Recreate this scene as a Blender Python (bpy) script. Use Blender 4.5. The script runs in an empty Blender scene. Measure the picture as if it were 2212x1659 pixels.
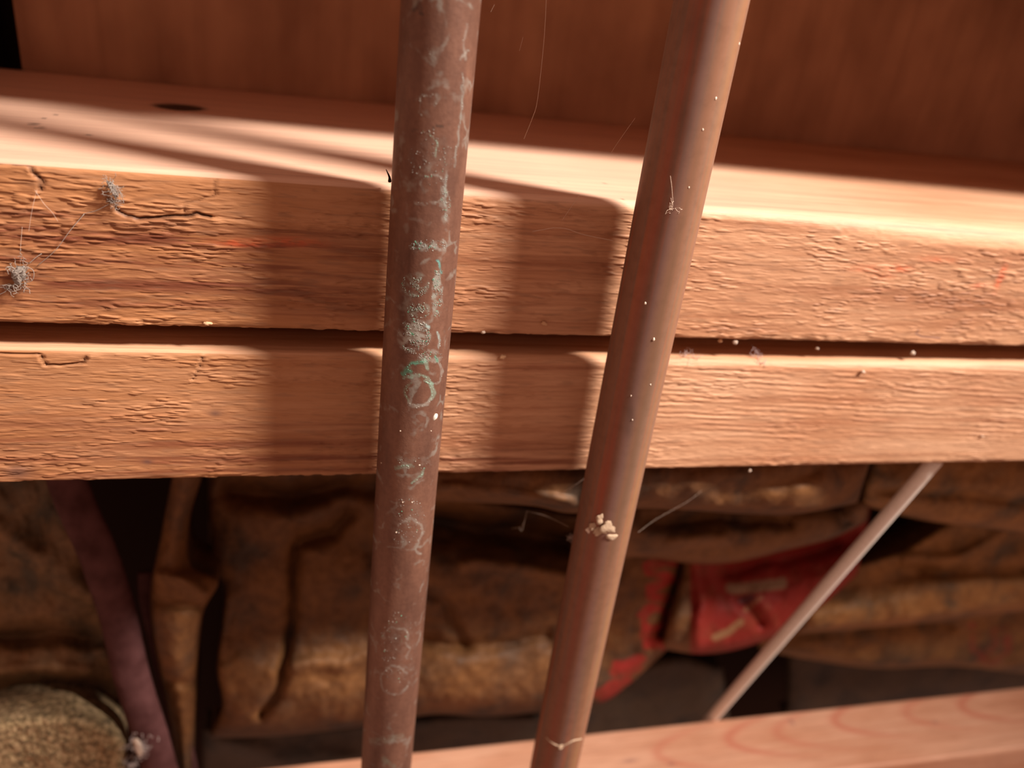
import bpy, bmesh, math, random
import numpy as np
from mathutils import Vector, Matrix

# ---------------------------------------------------------------- camera, world, light, exposure
MM = 0.001
scene = bpy.context.scene
COL = scene.collection
# axes of the camera in the room (X along the planks, Y into the wall, Z up), solved from the vanishing points
AX = np.array([[0.96907276, 0.00703796, 0.24667481],
               [-0.21688164, -0.45259002, 0.86494198],
               [0.11772998, -0.89169095, -0.43706625]])
FPX, PCX, PCY = 1730.0, 1106.0, 829.5
cam_data = bpy.data.cameras.new('camera')
cam_data.sensor_width = 36.0
cam_data.lens = FPX / 2212.0 * 36.0
cam_data.clip_start = 0.005
cam_data.clip_end = 20
cam_data.dof.use_dof = True
cam_data.dof.focus_distance = 0.196
cam_data.dof.aperture_fstop = 8.5
cam = bpy.data.objects.new('camera', cam_data)
COL.objects.link(cam)
m = Matrix.Identity(4)
for i in range(3):
    m[i][0] = AX[i, 0]
    m[i][1] = -AX[i, 1]
    m[i][2] = -AX[i, 2]
cam.matrix_world = m
scene.camera = cam

world = bpy.data.worlds.new('room_bounce')
scene.world = world
world.use_nodes = True
bg = world.node_tree.nodes['Background']
bg.inputs['Color'].default_value = (1.0, 0.52, 0.36, 1)
bg.inputs['Strength'].default_value = 0.41

LAMP = Vector((1.04, -0.345, 1.01))
ld = bpy.data.lights.new('work_lamp', 'AREA')
ld.shape = 'DISK'
ld.size = 0.25
ld.spread = math.radians(40)
ld.energy = 3.55
ld.color = (1.0, 0.85, 0.73)
lamp = bpy.data.objects.new('work_lamp', ld)
COL.objects.link(lamp)
lamp.location = LAMP
lamp.rotation_euler = (Vector((0.045, 0.21, -0.03)) - LAMP).to_track_quat('-Z', 'Y').to_euler()

vs = scene.view_settings
vs.view_transform = 'Standard'
vs.look = 'None'
vs.exposure = 0.0
vs.gamma = 1.0
vs.use_curve_mapping = False
scene.cycles.use_denoising = True
scene.cycles.max_bounces = 8

# ---------------------------------------------------------------- numeric helpers
rng = np.random.default_rng(11)
random.seed(5)
PERM = rng.permutation(512)
PERM = np.concatenate([PERM, PERM, PERM])


def vnoise(x, y, seed=0):
    x = np.asarray(x, float) + seed * 17.13
    y = np.asarray(y, float) + seed * 5.77
    xi = np.floor(x).astype(int)
    yi = np.floor(y).astype(int)
    fx, fy = x - xi, y - yi
    fx = fx * fx * (3 - 2 * fx)
    fy = fy * fy * (3 - 2 * fy)
    h = lambda a, b: PERM[(PERM[b & 511] + a) & 511] / 511.0
    return (h(xi, yi) * (1 - fx) + h(xi + 1, yi) * fx) * (1 - fy) + (h(xi, yi + 1) * (1 - fx) + h(xi + 1, yi + 1) * fx) * fy


def fbm(x, y, oct=4, seed=0):
    s, a, t = 0, 1.0, 0
    for o in range(oct):
        s = s + a * vnoise(x * 2 ** o, y * 2 ** o, seed + o)
        t += a
        a *= 0.5
    return s / t


def sstep(a, b, x):
    t = np.clip((x - a) / (b - a), 0, 1)
    return t * t * (3 - 2 * t)


def pdist(x, y, poly):
    """distance to a polyline, and the signed offset (positive = below / to the right of it as drawn)"""
    x, y = np.broadcast_arrays(np.asarray(x, float), np.asarray(y, float))
    best = np.full(x.shape, 1e9)
    sgn = np.zeros(x.shape)
    for (ax, ay), (bx, by) in zip(poly[:-1], poly[1:]):
        dx, dy = bx - ax, by - ay
        L = dx * dx + dy * dy + 1e-12
        t = np.clip(((x - ax) * dx + (y - ay) * dy) / L, 0, 1)
        d = np.hypot(x - ax - t * dx, y - ay - t * dy)
        c = dx * (y - ay) - dy * (x - ax)
        upd = d < best
        best = np.where(upd, d, best)
        sgn = np.where(upd, np.sign(c), sgn)
    return best, sgn


def unproj(u, v, Y):
    """the point (mm) seen at photograph position u, v that lies in the vertical plane at depth Y"""
    u, v, Y = np.broadcast_arrays(np.asarray(u, float), np.asarray(v, float), np.asarray(Y, float))
    a, b = (u - PCX) / FPX, (v - PCY) / FPX
    r = AX[:, 0, None] * a.ravel() + AX[:, 1, None] * b.ravel() + AX[:, 2, None]
    p = r * (Y.ravel() / r[1])
    return p.T.reshape(u.shape + (3,))


def proj(p):
    p = np.asarray(p, float)
    c = p @ AX
    return PCX + FPX * c[..., 0] / c[..., 2], PCY + FPX * c[..., 1] / c[..., 2]


def pt(u, v, Y):
    return unproj(u, v, Y).reshape(3)


# ---------------------------------------------------------------- object helpers
def tag(o, label=None, cat=None, group=None, kind=None):
    if label: o['label'] = label
    if cat: o['category'] = cat
    if group: o['group'] = group
    if kind: o['kind'] = kind
    return o


def mesh_obj(name, verts, faces, mat, parent=None, smooth=True, attrs=None):
    """verts in mm"""
    me = bpy.data.meshes.new(name)
    v = np.asarray(verts, float).reshape(-1, 3) * MM
    me.from_pydata(v.tolist() if len(v) < 20000 else v, [], faces if isinstance(faces, list) else faces.tolist())
    if smooth:
        me.polygons.foreach_set('use_smooth', np.ones(len(me.polygons), dtype=bool))
    for an, arr in (attrs or {}).items():
        at = me.attributes.new(an, 'FLOAT_COLOR', 'POINT')
        at.data.foreach_set('color', np.asarray(arr, np.float32).ravel())
    me.materials.append(mat)
    me.update()
    o = bpy.data.objects.new(name, me)
    COL.objects.link(o)
    if parent: o.parent = parent
    return o


def grid_faces(nu, nv, wrap_v=False):
    i = np.arange(nu - 1)[:, None]
    j = np.arange(nv if wrap_v else nv - 1)[None, :]
    j2 = (j + 1) % nv
    f = np.stack([i * nv + j, (i + 1) * nv + j, (i + 1) * nv + j2, i * nv + j2], -1).reshape(-1, 4)
    return f


def empty(name, loc):
    o = bpy.data.objects.new(name, None)
    o.empty_display_size = 0.01
    COL.objects.link(o)
    return o


# ---------------------------------------------------------------- materials
def new_mat(name):
    mt = bpy.data.materials.new(name)
    mt.use_nodes = True
    nt = mt.node_tree
    return mt, nt, nt.nodes['Principled BSDF']


def nd(nt, typ, **kw):
    n = nt.nodes.new(typ)
    for k, v in kw.items():
        if k in n.inputs:
            n.inputs[k].default_value = v
        else:
            setattr(n, k, v)
    return n


def ramp(nt, stops, src):
    r = nt.nodes.new('ShaderNodeValToRGB')
    e = r.color_ramp.elements
    while len(e) < len(stops): e.new(0.5)
    for k, (p, c) in enumerate(stops):
        e[k].position = p
        e[k].color = (*c, 1) if len(c) == 3 else c
    nt.links.new(src, r.inputs[0])
    return r.outputs[0]


def mapped(nt, scale, loc=(0, 0, 0), rot=(0, 0, 0)):
    tc = nt.nodes.new('ShaderNodeTexCoord')
    mp = nt.nodes.new('ShaderNodeMapping')
    mp.inputs['Scale'].default_value = scale
    mp.inputs['Location'].default_value = loc
    mp.inputs['Rotation'].default_value = rot
    nt.links.new(tc.outputs['Object'], mp.inputs[0])
    return mp.outputs[0]


def noise(nt, vec, scale=1.0, detail=4.0, rough=0.55, dist=0.0):
    n = nd(nt, 'ShaderNodeTexNoise')
    n.inputs['Scale'].default_value = scale
    n.inputs['Detail'].default_value = detail
    n.inputs['Roughness'].default_value = rough
    n.inputs['Distortion'].default_value = dist
    nt.links.new(vec, n.inputs['Vector'])
    return n.outputs['Fac']


def mix(nt, fac, a, b, mode='MIX'):
    n = nt.nodes.new('ShaderNodeMix')
    n.data_type = 'RGBA'
    n.blend_type = mode
    for s, v in ((n.inputs['Factor'], fac), (n.inputs['A'], a), (n.inputs['B'], b)):
        if hasattr(v, 'is_output') or isinstance(v, bpy.types.NodeSocket):
            nt.links.new(v, s)
        elif isinstance(v, (int, float)):
            s.default_value = v
        else:
            s.default_value = (*v, 1)
    # RGBA sockets share names with the float ones: pick the colour sockets
    return n


def mixc(nt, fac, a, b, mode='MIX'):
    n = nt.nodes.new('ShaderNodeMix')
    n.data_type = 'RGBA'
    n.blend_type = mode
    fs, As, Bs = n.inputs[0], n.inputs[6], n.inputs[7]
    for s, v in ((fs, fac), (As, a), (Bs, b)):
        if isinstance(v, bpy.types.NodeSocket):
            nt.links.new(v, s)
        elif isinstance(v, (int, float)):
            s.default_value = v
        else:
            s.default_value = (*v, 1)
    return n.outputs[2]


def bump(nt, bsdf, height, strength=0.5, dist=0.0003):
    b = nt.nodes.new('ShaderNodeBump')
    b.inputs['Strength'].default_value = strength
    b.inputs['Distance'].default_value = dist
    nt.links.new(height, b.inputs['Height'])
    nt.links.new(b.outputs[0], bsdf.inputs['Normal'])


def attr_mix(nt, base, name='mark'):
    a = nt.nodes.new('ShaderNodeAttribute')
    a.attribute_name = name
    return mixc(nt, a.outputs['Alpha'], base, a.outputs['Color'])


def wood_mat(name, seed, light, mid, dark, bumpk=0.5):
    mt, nt, b = new_mat(name)
    # long streaks of early and late wood along the plank
    v1 = mapped(nt, (9, 260, 260), (seed, seed * 2, 0))
    base = ramp(nt, [(0.28, dark), (0.47, mid), (0.64, light), (0.8, mid)], noise(nt, v1, 1.0, 4, 0.55, 0.6))
    v2 = mapped(nt, (70, 1600, 1600), (seed, 3, 1))
    fine = ramp(nt, [(0.3, (0.62, 0.55, 0.50)), (0.55, (1, 1, 1)), (0.8, (1.0, 1.02, 1.02))], noise(nt, v2, 1.0, 5, 0.6))
    c = mixc(nt, 0.55, base, fine, 'MULTIPLY')
    v3 = mapped(nt, (16, 40, 40), (1, seed, 7))
    blot = ramp(nt, [(0.32, (0.86, 0.74, 0.66)), (0.55, (1, 1, 1)), (0.8, (1.05, 1.03, 0.98))], noise(nt, v3, 1.0, 3, 0.5))
    c = mixc(nt, 0.8, c, blot, 'MULTIPLY')
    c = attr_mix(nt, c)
    nt.links.new(c, b.inputs['Base Color'])
    b.inputs['Roughness'].default_value = 0.55
    b.inputs['Specular IOR Level'].default_value = 0.35
    v4 = mapped(nt, (260, 2600, 2600), (seed, 0, 4))
    bump(nt, b, noise(nt, v4, 1.0, 4, 0.6), bumpk, 0.00025)
    return mt


def rim_mat():
    mt, nt, b = new_mat('rim_board_wood')
    v1 = mapped(nt, (130, 30, 5), (0.3, 0, 0))
    base = ramp(nt, [(0.25, (0.36, 0.17, 0.09)), (0.5, (0.43, 0.21, 0.115)), (0.75, (0.47, 0.24, 0.13))], noise(nt, v1, 1.0, 4, 0.5, 0.4))
    v2 = mapped(nt, (45, 30, 28), (4, 0, 0))
    blot = ramp(nt, [(0.3, (0.66, 0.60, 0.56)), (0.62, (1, 1, 1))], noise(nt, v2, 1.0, 3, 0.5))
    c = mixc(nt, 0.9, base, blot, 'MULTIPLY')
    nt.links.new(c, b.inputs['Base Color'])
    b.inputs['Roughness'].default_value = 0.75
    v4 = mapped(nt, (1500, 400, 120))
    bump(nt, b, noise(nt, v4, 1.0, 4), 0.3, 0.0003)
    return mt


def plain_mat(name, col, rough=0.7, spec=0.3, bscale=None, bdist=0.0003, var=None, alpha=1.0, metal=0.0):
    mt, nt, b = new_mat(name)
    if var:
        c = ramp(nt, [(0.3, var), (0.65, col)], noise(nt, mapped(nt, (1, 1, 1)), var_scale, 4))
        nt.links.new(c, b.inputs['Base Color'])
    else:
        b.inputs['Base Color'].default_value = (*col, 1)
    b.inputs['Roughness'].default_value = rough
    b.inputs['Specular IOR Level'].default_value = spec
    b.inputs['Metallic'].default_value = metal
    b.inputs['Alpha'].default_value = alpha
    if bscale:
        bump(nt, b, noise(nt, mapped(nt, (1, 1, 1)), bscale, 4), 0.6, bdist)
    return mt


var_scale = 300


def kraft_mat(name, a, b_, dark, seed=0):
    mt, nt, b = new_mat(name)
    v = mapped(nt, (1, 1, 1), (seed, 0, seed))
    big = noise(nt, v, 38, 4, 0.6, 0.3)
    c = ramp(nt, [(0.34, dark), (0.46, b_), (0.6, a), (0.75, b_)], big)
    v2 = mapped(nt, (1, 1, 1), (0, seed, 2))
    c = mixc(nt, 0.6, c, ramp(nt, [(0.35, (0.55, 0.5, 0.45)), (0.6, (1, 1, 1))], noise(nt, v2, 260, 4, 0.6)), 'MULTIPLY')
    c = attr_mix(nt, c, 'print')
    nt.links.new(c, b.inputs['Base Color'])
    b.inputs['Roughness'].default_value = 0.62
    b.inputs['Specular IOR Level'].default_value = 0.25
    bump(nt, b, noise(nt, v2, 420, 4, 0.6), 0.35, 0.0006)
    return mt


def copper_mat(name, old):
    mt, nt, b = new_mat(name)
    if old:
        v = mapped(nt, (120, 120, 30), (0, 0, 2))
        c = ramp(nt, [(0.3, (0.115, 0.056, 0.040)), (0.52, (0.195, 0.098, 0.068)), (0.72, (0.26, 0.138, 0.095))], noise(nt, v, 1.0, 5, 0.6))
        v2 = mapped(nt, (1, 1, 1))
        c = mixc(nt, 0.5, c, ramp(nt, [(0.35, (0.7, 0.66, 0.66)), (0.6, (1, 1, 1))], noise(nt, v2, 700, 4, 0.65)), 'MULTIPLY')
        # faint chalky outlines where drops have dried
        vo = nt.nodes.new('ShaderNodeTexVoronoi')
        vo.feature = 'DISTANCE_TO_EDGE'
        vo.inputs['Scale'].default_value = 105
        dn = nd(nt, 'ShaderNodeTexNoise')
        dn.inputs['Scale'].default_value = 260
        nt.links.new(v2, dn.inputs['Vector'])
        va = nt.nodes.new('ShaderNodeVectorMath')
        va.operation = 'MULTIPLY_ADD'
        va.inputs[1].default_value = (0.006, 0.006, 0.006)
        nt.links.new(dn.outputs['Color'], va.inputs[0])
        nt.links.new(v2, va.inputs[2])
        nt.links.new(va.outputs[0], vo.inputs['Vector'])
        line = ramp(nt, [(0.0, (1, 1, 1)), (0.045, (0.6, 0.6, 0.6)), (0.075, (0, 0, 0))], vo.outputs['Distance'])
        gate = ramp(nt, [(0.50, (0, 0, 0)), (0.62, (1, 1, 1))], noise(nt, v2, 150, 3, 0.6))
        lg = mixc(nt, 1.0, line, gate, 'MULTIPLY')
        s = nt.nodes.new('ShaderNodeMath')
        s.operation = 'MULTIPLY'
        s.inputs[1].default_value = 0.5
        nt.links.new(lg, s.inputs[0])
        c = mixc(nt, s.outputs[0], c, (0.34, 0.36, 0.33))
        c = attr_mix(nt, c)
        b.inputs['Metallic'].default_value = 0.35
        b.inputs['Roughness'].default_value = 0.52
        h = noise(nt, v2, 900, 4, 0.6)
        bump(nt, b, h, 0.25, 0.0003)
    else:
        v = mapped(nt, (210, 210, 3.5), (3, 1, 0))
        c = ramp(nt, [(0.28, (0.20, 0.115, 0.065)), (0.42, (0.31, 0.15, 0.095)), (0.55, (0.25, 0.15, 0.11)), (0.66, (0.38, 0.14, 0.08)), (0.8, (0.33, 0.20, 0.095))], noise(nt, v, 1.0, 3, 0.5))
        v2 = mapped(nt, (1, 1, 1))
        c = mixc(nt, 0.5, c, ramp(nt, [(0.3, (0.72, 0.7, 0.68)), (0.55, (1, 1, 1))], noise(nt, v2, 330, 4, 0.6)), 'MULTIPLY')
        c = attr_mix(nt, c)
        b.inputs['Metallic'].default_value = 0.3
        b.inputs['Roughness'].default_value = 0.58
        b.inputs['Specular IOR Level'].default_value = 0.2
    nt.links.new(c, b.inputs['Base Color'])
    return mt


WOOD_A = wood_mat('rough_wood_upper', 1.7, (0.70, 0.425, 0.265), (0.61, 0.345, 0.205), (0.42, 0.20, 0.11))
WOOD_B = wood_mat('rough_wood_lower', 5.1, (0.70, 0.435, 0.28), (0.62, 0.36, 0.22), (0.46, 0.225, 0.13))
WOOD_C = wood_mat('smooth_wood_bottom', 9.4, (0.58, 0.335, 0.23), (0.55, 0.30, 0.20), (0.50, 0.26, 0.165), 0.15)
RIM = rim_mat()
DARKWOOD_SHADE = plain_mat('dark_wood_shade', (0.025, 0.013, 0.010), 0.9, 0.1, 200)  # near-black: the shade of cavity and gaps is put into the colour
COPPER_OLD = copper_mat('oxidised_copper', True)
COPPER_NEW = copper_mat('tarnished_copper', False)
KRAFT = kraft_mat('kraft_paper', (0.205, 0.096, 0.035), (0.15, 0.074, 0.034), (0.075, 0.05, 0.035))
KRAFT_R = kraft_mat('kraft_paper_dull', (0.32, 0.16, 0.055), (0.23, 0.12, 0.048), (0.11, 0.075, 0.045), 3.0)
KRAFT_SHADE = kraft_mat('kraft_paper_shaded', (0.075, 0.05, 0.032), (0.06, 0.042, 0.03), (0.03, 0.024, 0.02), 5.0)  # darkened copy of the kraft, shade behind the panels painted in
KRAFT_L = kraft_mat('kraft_paper_old', (0.25, 0.145, 0.072), (0.19, 0.12, 0.065), (0.085, 0.07, 0.05), 7.0)


# ---------------------------------------------------------------- setting
def box_mesh(x0, x1, y0, y1, z0, z1):
    v = [(x, y, z) for x in (x0, x1) for y in (y0, y1) for z in (z0, z1)]
    f = [(0, 1, 3, 2), (4, 6, 7, 5), (0, 4, 5, 1), (2, 3, 7, 6), (0, 2, 6, 4), (1, 5, 7, 3)]
    return v, f


YF, YB = 196.0, 336.0           # front and back of the stacked planks
ZT1, ZB1 = -45.6, -83.8         # upper plank
ZT2, ZB2 = -90.6, -128.6        # lower plank

# rim board behind the ledge: a slab with its sawn end at the left
xe = pt(48, 150, 336)[0]
v, f = box_mesh(xe, 760, 336.2, 362, ZT1 - 2, 150)
w = mesh_obj('wall_back', v, f, RIM, smooth=False)
tag(w, kind='structure')
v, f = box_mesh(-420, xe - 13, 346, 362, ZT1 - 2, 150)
w = mesh_obj('wall_left', v, f, DARKWOOD_SHADE, smooth=False)
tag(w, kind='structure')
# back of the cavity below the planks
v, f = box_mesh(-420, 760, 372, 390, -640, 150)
w = mesh_obj('wall_rear', v, f, DARKWOOD_SHADE, smooth=False)
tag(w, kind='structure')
# unseen board added above the ledge as a light blocker: its front edge shades the rim board and the back of the ledge
zc = ZT1 + 71
ys = lambda x: 233.0 - 0.060 * (x + 88)
v = [(-420, ys(-420), zc), (760, ys(760), zc), (760, 335.9, zc), (-420, 335.9, zc)]
v += [(a, b_, zc + 20) for a, b_, c in v]
f = [(0, 1, 2, 3), (7, 6, 5, 4), (0, 4, 5, 1), (1, 5, 6, 2), (2, 6, 7, 3), (3, 7, 4, 0)]
w = mesh_obj('overhead_shade_board', v, f, RIM, smooth=False)
tag(w, kind='structure')


# ---------------------------------------------------------------- planks
def px_face(poly, Y=YF):
    return [tuple(pt(u, v, Y)[[0, 2]]) for u, v in poly]


def px_ledge(u, v, Z):
    a = AX @ np.array([(u - PCX) / FPX, (v - PCY) / FPX, 1.0])
    p = a * (Z / a[2])
    return p[0], p[1]


def xs_dense(a, b, step):
    left = np.arange(-420, a, 6.0)
    mid = np.arange(a, b, step)
    right = np.arange(b, 762, 6.0)
    return np.concatenate([left, mid, right])


def plank(name, Yf, Yb, Zb, Zt, rtop, rbot, disp, marks, mat, xs, nface=250, ntop=70):
    nx = len(xs)
    rt = rtop(xs)[:, None]
    prof_y, prof_z, ny, nz, T = [], [], [], [], []
    one = np.ones((nx, 1))
    # underside, back to front
    s = np.linspace(0, 1, 14)[None, :] ** 0.6
    prof_y.append(one * (Yb + (Yf + rbot - Yb) * s)); prof_z.append(one * np.full((1, 14), Zb))
    ny.append(one * 0 * s); nz.append(one * -1 * np.ones_like(s)); T.append(Zb - (prof_y[-1] - Yf))
    # lower arris
    a = np.linspace(0, 1, 8)[None, 1:-1] * math.pi / 2
    prof_y.append(one * (Yf + rbot - rbot * np.sin(a))); prof_z.append(one * (Zb + rbot - rbot * np.cos(a)))
    ny.append(one * -np.sin(a)); nz.append(one * -np.cos(a)); T.append(prof_z[-1].copy())
    # front face
    s = np.linspace(0, 1, nface)[None, :]
    zf = (Zb + rbot) + (Zt - rt - Zb - rbot) * s
    prof_y.append(one * Yf + 0 * s); prof_z.append(zf)
    ny.append(-one * np.ones_like(s)); nz.append(one * 0 * s); T.append(zf)
    # upper arris
    a = np.linspace(0, 1, 16)[None, 1:-1] * math.pi / 2
    prof_y.append(Yf + rt - rt * np.cos(a)); prof_z.append(Zt - rt + rt * np.sin(a))
    ny.append(one * -np.cos(a)); nz.append(one * np.sin(a)); T.append(prof_z[-1] + (prof_y[-1] - Yf))
    # ledge
    s = np.linspace(0, 1, ntop)[None, :] ** 1.5
    yt = Yf + rt + (Yb - Yf - rt) * s
    prof_y.append(yt); prof_z.append(one * Zt + 0 * s)
    ny.append(one * 0 * s); nz.append(one * np.ones_like(s)); T.append(Zt + yt - Yf)
    Y, Z, NY, NZ, T = (np.concatenate(q, 1) for q in (prof_y, prof_z, ny, nz, T))
    X = np.broadcast_to(xs[:, None], Y.shape)
    d = disp(X, Y, Z, T, NZ)
    P = np.stack([X, Y + NY * d, Z + NZ * d], -1)
    nv = P.shape[1]
    faces = grid_faces(nx, nv, True)
    faces = faces[:, ::-1].tolist()
    faces.append(list(range(nv)))
    faces.append(list(range((nx - 1) * nv, nx * nv))[::-1])
    mk = marks(X, Y, Z, T, NZ)
    return mesh_obj(name, P.reshape(-1, 3), faces, mat, attrs={'mark': mk.reshape(-1, 4)})


def stain(mk, amount, col):
    """lay a stain over what is there already"""
    a = np.clip(amount, 0, 1)
    old = mk[..., 3]
    na = a + old * (1 - a)
    for k in range(3):
        mk[..., k] = np.where(na > 1e-6, (col[k] * a + mk[..., k] * old * (1 - a)) / np.maximum(na, 1e-6), mk[..., k])
    mk[..., 3] = na
    return mk


def rough_saw(X, T, NZ, seed, k=1.0):
    """torn fibres of rough-sawn softwood, running along X"""
    wob = 0.8 * (vnoise(X / 30, T / 9, seed + 9) - 0.5)
    t = T + wob
    f1 = fbm(X / 2.8, t / 0.46, 2, seed)
    tear = sstep(0.42, 0.62, f1)
    f2 = vnoise(X / 1.5, t / 0.40, seed + 3)
    f3 = fbm(X / 26.0, t / 2.2, 2, seed + 5)
    patch = 0.55 + 0.75 * sstep(0.35, 0.65, vnoise(X / 24, T / 8, seed + 20))
    patch = patch * (1 - 0.35 * sstep(20, 120, X))
    tear = tear * (0.35 + 1.1 * sstep(0.38, 0.62, vnoise(X / 4.5, T / 1.1, seed + 33)))
    h = patch * (0.19 * (tear - 0.5) + 0.08 * (f2 - 0.5)) + 0.07 * (f3 - 0.5)
    wface = np.clip(1 - 1.15 * np.clip(NZ, 0, 1), 0.08, 1)
    return h * wface * k


# cracks and lifted slivers of the upper plank's face
CR1 = px_face([(-10, 349), (60, 353), (72, 372), (90, 392), (86, 410)])
CR2 = px_face([(236, 432), (252, 455), (275, 470), (330, 472), (400, 468), (425, 463), (455, 466)])
CR2B = px_face([(398, 468), (402, 440), (440, 432), (468, 420), (462, 395), (475, 380), (520, 372)])
CR3 = px_face([(455, 468), (560, 482), (700, 492), (840, 497)])
NAIL = px_ledge(388, 231, ZT1)


def disp_a(X, Y, Z, T, NZ):
    h = rough_saw(X, T, NZ, 1)
    face = (NZ < 0.5)
    for pl, wd, dp in ((CR1, 0.35, 0.7), (CR2, 0.35, 0.9), (CR2B, 0.3, 0.28), (CR3, 0.45, 0.22)):
        d, s = pdist(X + 0.5 * (vnoise(X / 2, T / 2, 31) - 0.5), T + 0.8 * (vnoise(X / 1.6, T / 3, 30) - 0.5), pl)
        h = h - dp * np.exp(-(d / wd) ** 2) * face
        lift = np.where(s < 0, 0.55 * np.exp(-np.maximum(d - wd, 0) / 2.2), 0) * (d < 9)
        h = h + lift * face * (dp / 0.9)
    d = np.hypot((X - NAIL[0]) / 8.5, (Y - NAIL[1]) / 7.0)
    h = h - 0.3 * (1 - sstep(0.6, 1.0, d)) * (NZ > 0.9)
    # lower arris chewed by the saw
    h = h - 0.45 * sstep(ZB1 + 2.0, ZB1, T) * sstep(0.35, 0.75, fbm(X / 6.0, X * 0, 3, 44)) * (np.abs(NZ) < 0.9)
    return h


def marks_a(X, Y, Z, T, NZ):
    mk = np.zeros(X.shape + (4,))
    face = (NZ < 0.6) * 1.0
    left = 1 - sstep(-20, 62, X)
    mk = stain(mk, (0.55 - 0.45 * sstep(60, 210, X)) * sstep(0.3, 0.9, NZ), (0.84, 0.60, 0.49))   # planed ledge's paler colour, with sheen and lamp falloff compensation painted in
    mk = stain(mk, left * face * (0.55 + 0.5 * fbm(X / 22, T / 3, 3, 55)), (0.43, 0.195, 0.080))   # orange heartwood end
    # dark red heartwood bands in the middle of the face
    wob = 3.0 * (vnoise(X / 40, T / 30, 50) - 0.5) + 1.0 * (vnoise(X / 9, T / 5, 51) - 0.5)
    for zc_, wd, am in ((-62.0, 2.8, 1.0), (-67.6, 1.6, 0.9), (-73.0, 3.0, 1.0), (-58.0, 1.0, 0.8), (-78.2, 1.8, 0.75)):
        n = sstep(0.30, 0.62, fbm(X / 12, T / 0.6, 3, int(-zc_)))
        mk = stain(mk, am * np.exp(-((T + wob - zc_) / wd) ** 2) * (0.25 + 0.75 * n) * face * (0.2 + 0.8 * left), (0.19, 0.060, 0.030))
    # grime in the torn grain
    g = sstep(0.60, 0.75, fbm(X / 6.0, T / 0.8, 3, 61)) * face
    mk = stain(mk, 0.30 * g, (0.22, 0.13, 0.085))
    # reddish lumber crayon
    for (u, v_), rx, rz, am in (((2162, 598), 1.2, 3.4, 0.9), ((1945, 580), 4.0, 1.1, 0.5), ((1910, 598), 3.5, 0.8, 0.35), ((2030, 560), 7, 0.9, 0.3), ((2115, 618), 2.4, 0.9, 0.4), ((520, 525), 5.5, 0.9, 0.6), ((630, 522), 7, 1.2, 0.4), ((1870, 580), 6, 1.2, 0.3)):
        p = pt(u, v_, YF)
        q = ((X - p[0]) / rx) ** 2 + ((T - p[2]) / rz) ** 2
        n = 0.35 + 0.65 * sstep(0.35, 0.6, fbm(X / 1.5, T / 0.6, 2, 70))
        mk = stain(mk, am * np.exp(-q) * n * face, (0.85, 0.14, 0.05))
    # cracks read dark
    for pl in (CR1, CR2, CR2B):
        d, s = pdist(X, T + 0.8 * (vnoise(X / 1.6, T / 3, 30) - 0.5), pl)
        mk = stain(mk, (0.25 if pl is CR2B else 0.9) * np.exp(-(d / 0.38) ** 2) * face, (0.07, 0.03, 0.02))
    # a penciled tick low on the right
    tk = px_face([(1985, 712), (1978, 720), (1990, 727), (2030, 730)])
    d, s = pdist(X, T, tk)
    mk = stain(mk, 0.75 * np.exp(-(d / 0.28) ** 2) * face, (0.13, 0.07, 0.09))
    d = np.hypot((X - NAIL[0]) / 8.5, (Y - NAIL[1]) / 7.0)
    mk = stain(mk, (1 - sstep(0.7, 1.15, d)) * (NZ > 0.9), (0.03, 0.015, 0.012))
    # specks of grime on the ledge
    for u, v_, r in ((75, 268, 2.2), (88, 276, 2.0), (120, 248, 0.8), (160, 272, 0.7), (1208, 393, 0.8), (1305, 396, 0.7), (1345, 430, 0.8), (190, 292, 1.2), (95, 255, 1.0)):
        x0, y0 = px_ledge(u, v_, ZT1)
        d = np.hypot(X - x0, Y - y0) + 1.0 * (vnoise(X / 0.8, Y / 0.8, 81) - 0.5)
        mk = stain(mk, 0.65 * (1 - sstep(r * 0.4, r, d)) * (NZ > 0.6), (0.16, 0.10, 0.08))
    return mk


CRL = px_face([(-5, 764), (85, 765), (100, 790), (178, 786), (186, 772)])
CRL2 = px_face([(437, 772), (428, 800), (416, 818)])


def disp_b(X, Y, Z, T, NZ):
    h = rough_saw(X, T, NZ, 101, 0.8)
    # fine saw ridges on the right
    right = sstep(80, 110, X)
    h = h + 0.09 * right * sstep(0.3, 0.65, vnoise(X / 14, T / 2.5, 171)) * np.sin((T + 0.05 * X + 0.5 * vnoise(X / 8, T / 2, 7)) * 2 * math.pi / 1.9) * (NZ < 0.5) * sstep(ZB2 + 6, ZB2 + 14, T)
    for pl, wd, dp in ((CRL, 0.3, 0.8), (CRL2, 0.25, 0.5)):
        d, s = pdist(X, T + 0.5 * (vnoise(X / 1.6, T / 3, 130) - 0.5), pl)
        h = h - dp * np.exp(-(d / wd) ** 2) * (NZ < 0.7)
        h = h + np.where(s < 0, 0.4 * np.exp(-d / 1.5), 0) * (d < 5) * (NZ < 0.7)
    h = h - 0.45 * sstep(ZB2 + 1.6, ZB2, T) * sstep(0.35, 0.75, fbm(X / 6.0, X * 0, 3, 144)) * (np.abs(NZ) < 0.9)
    return h


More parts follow.
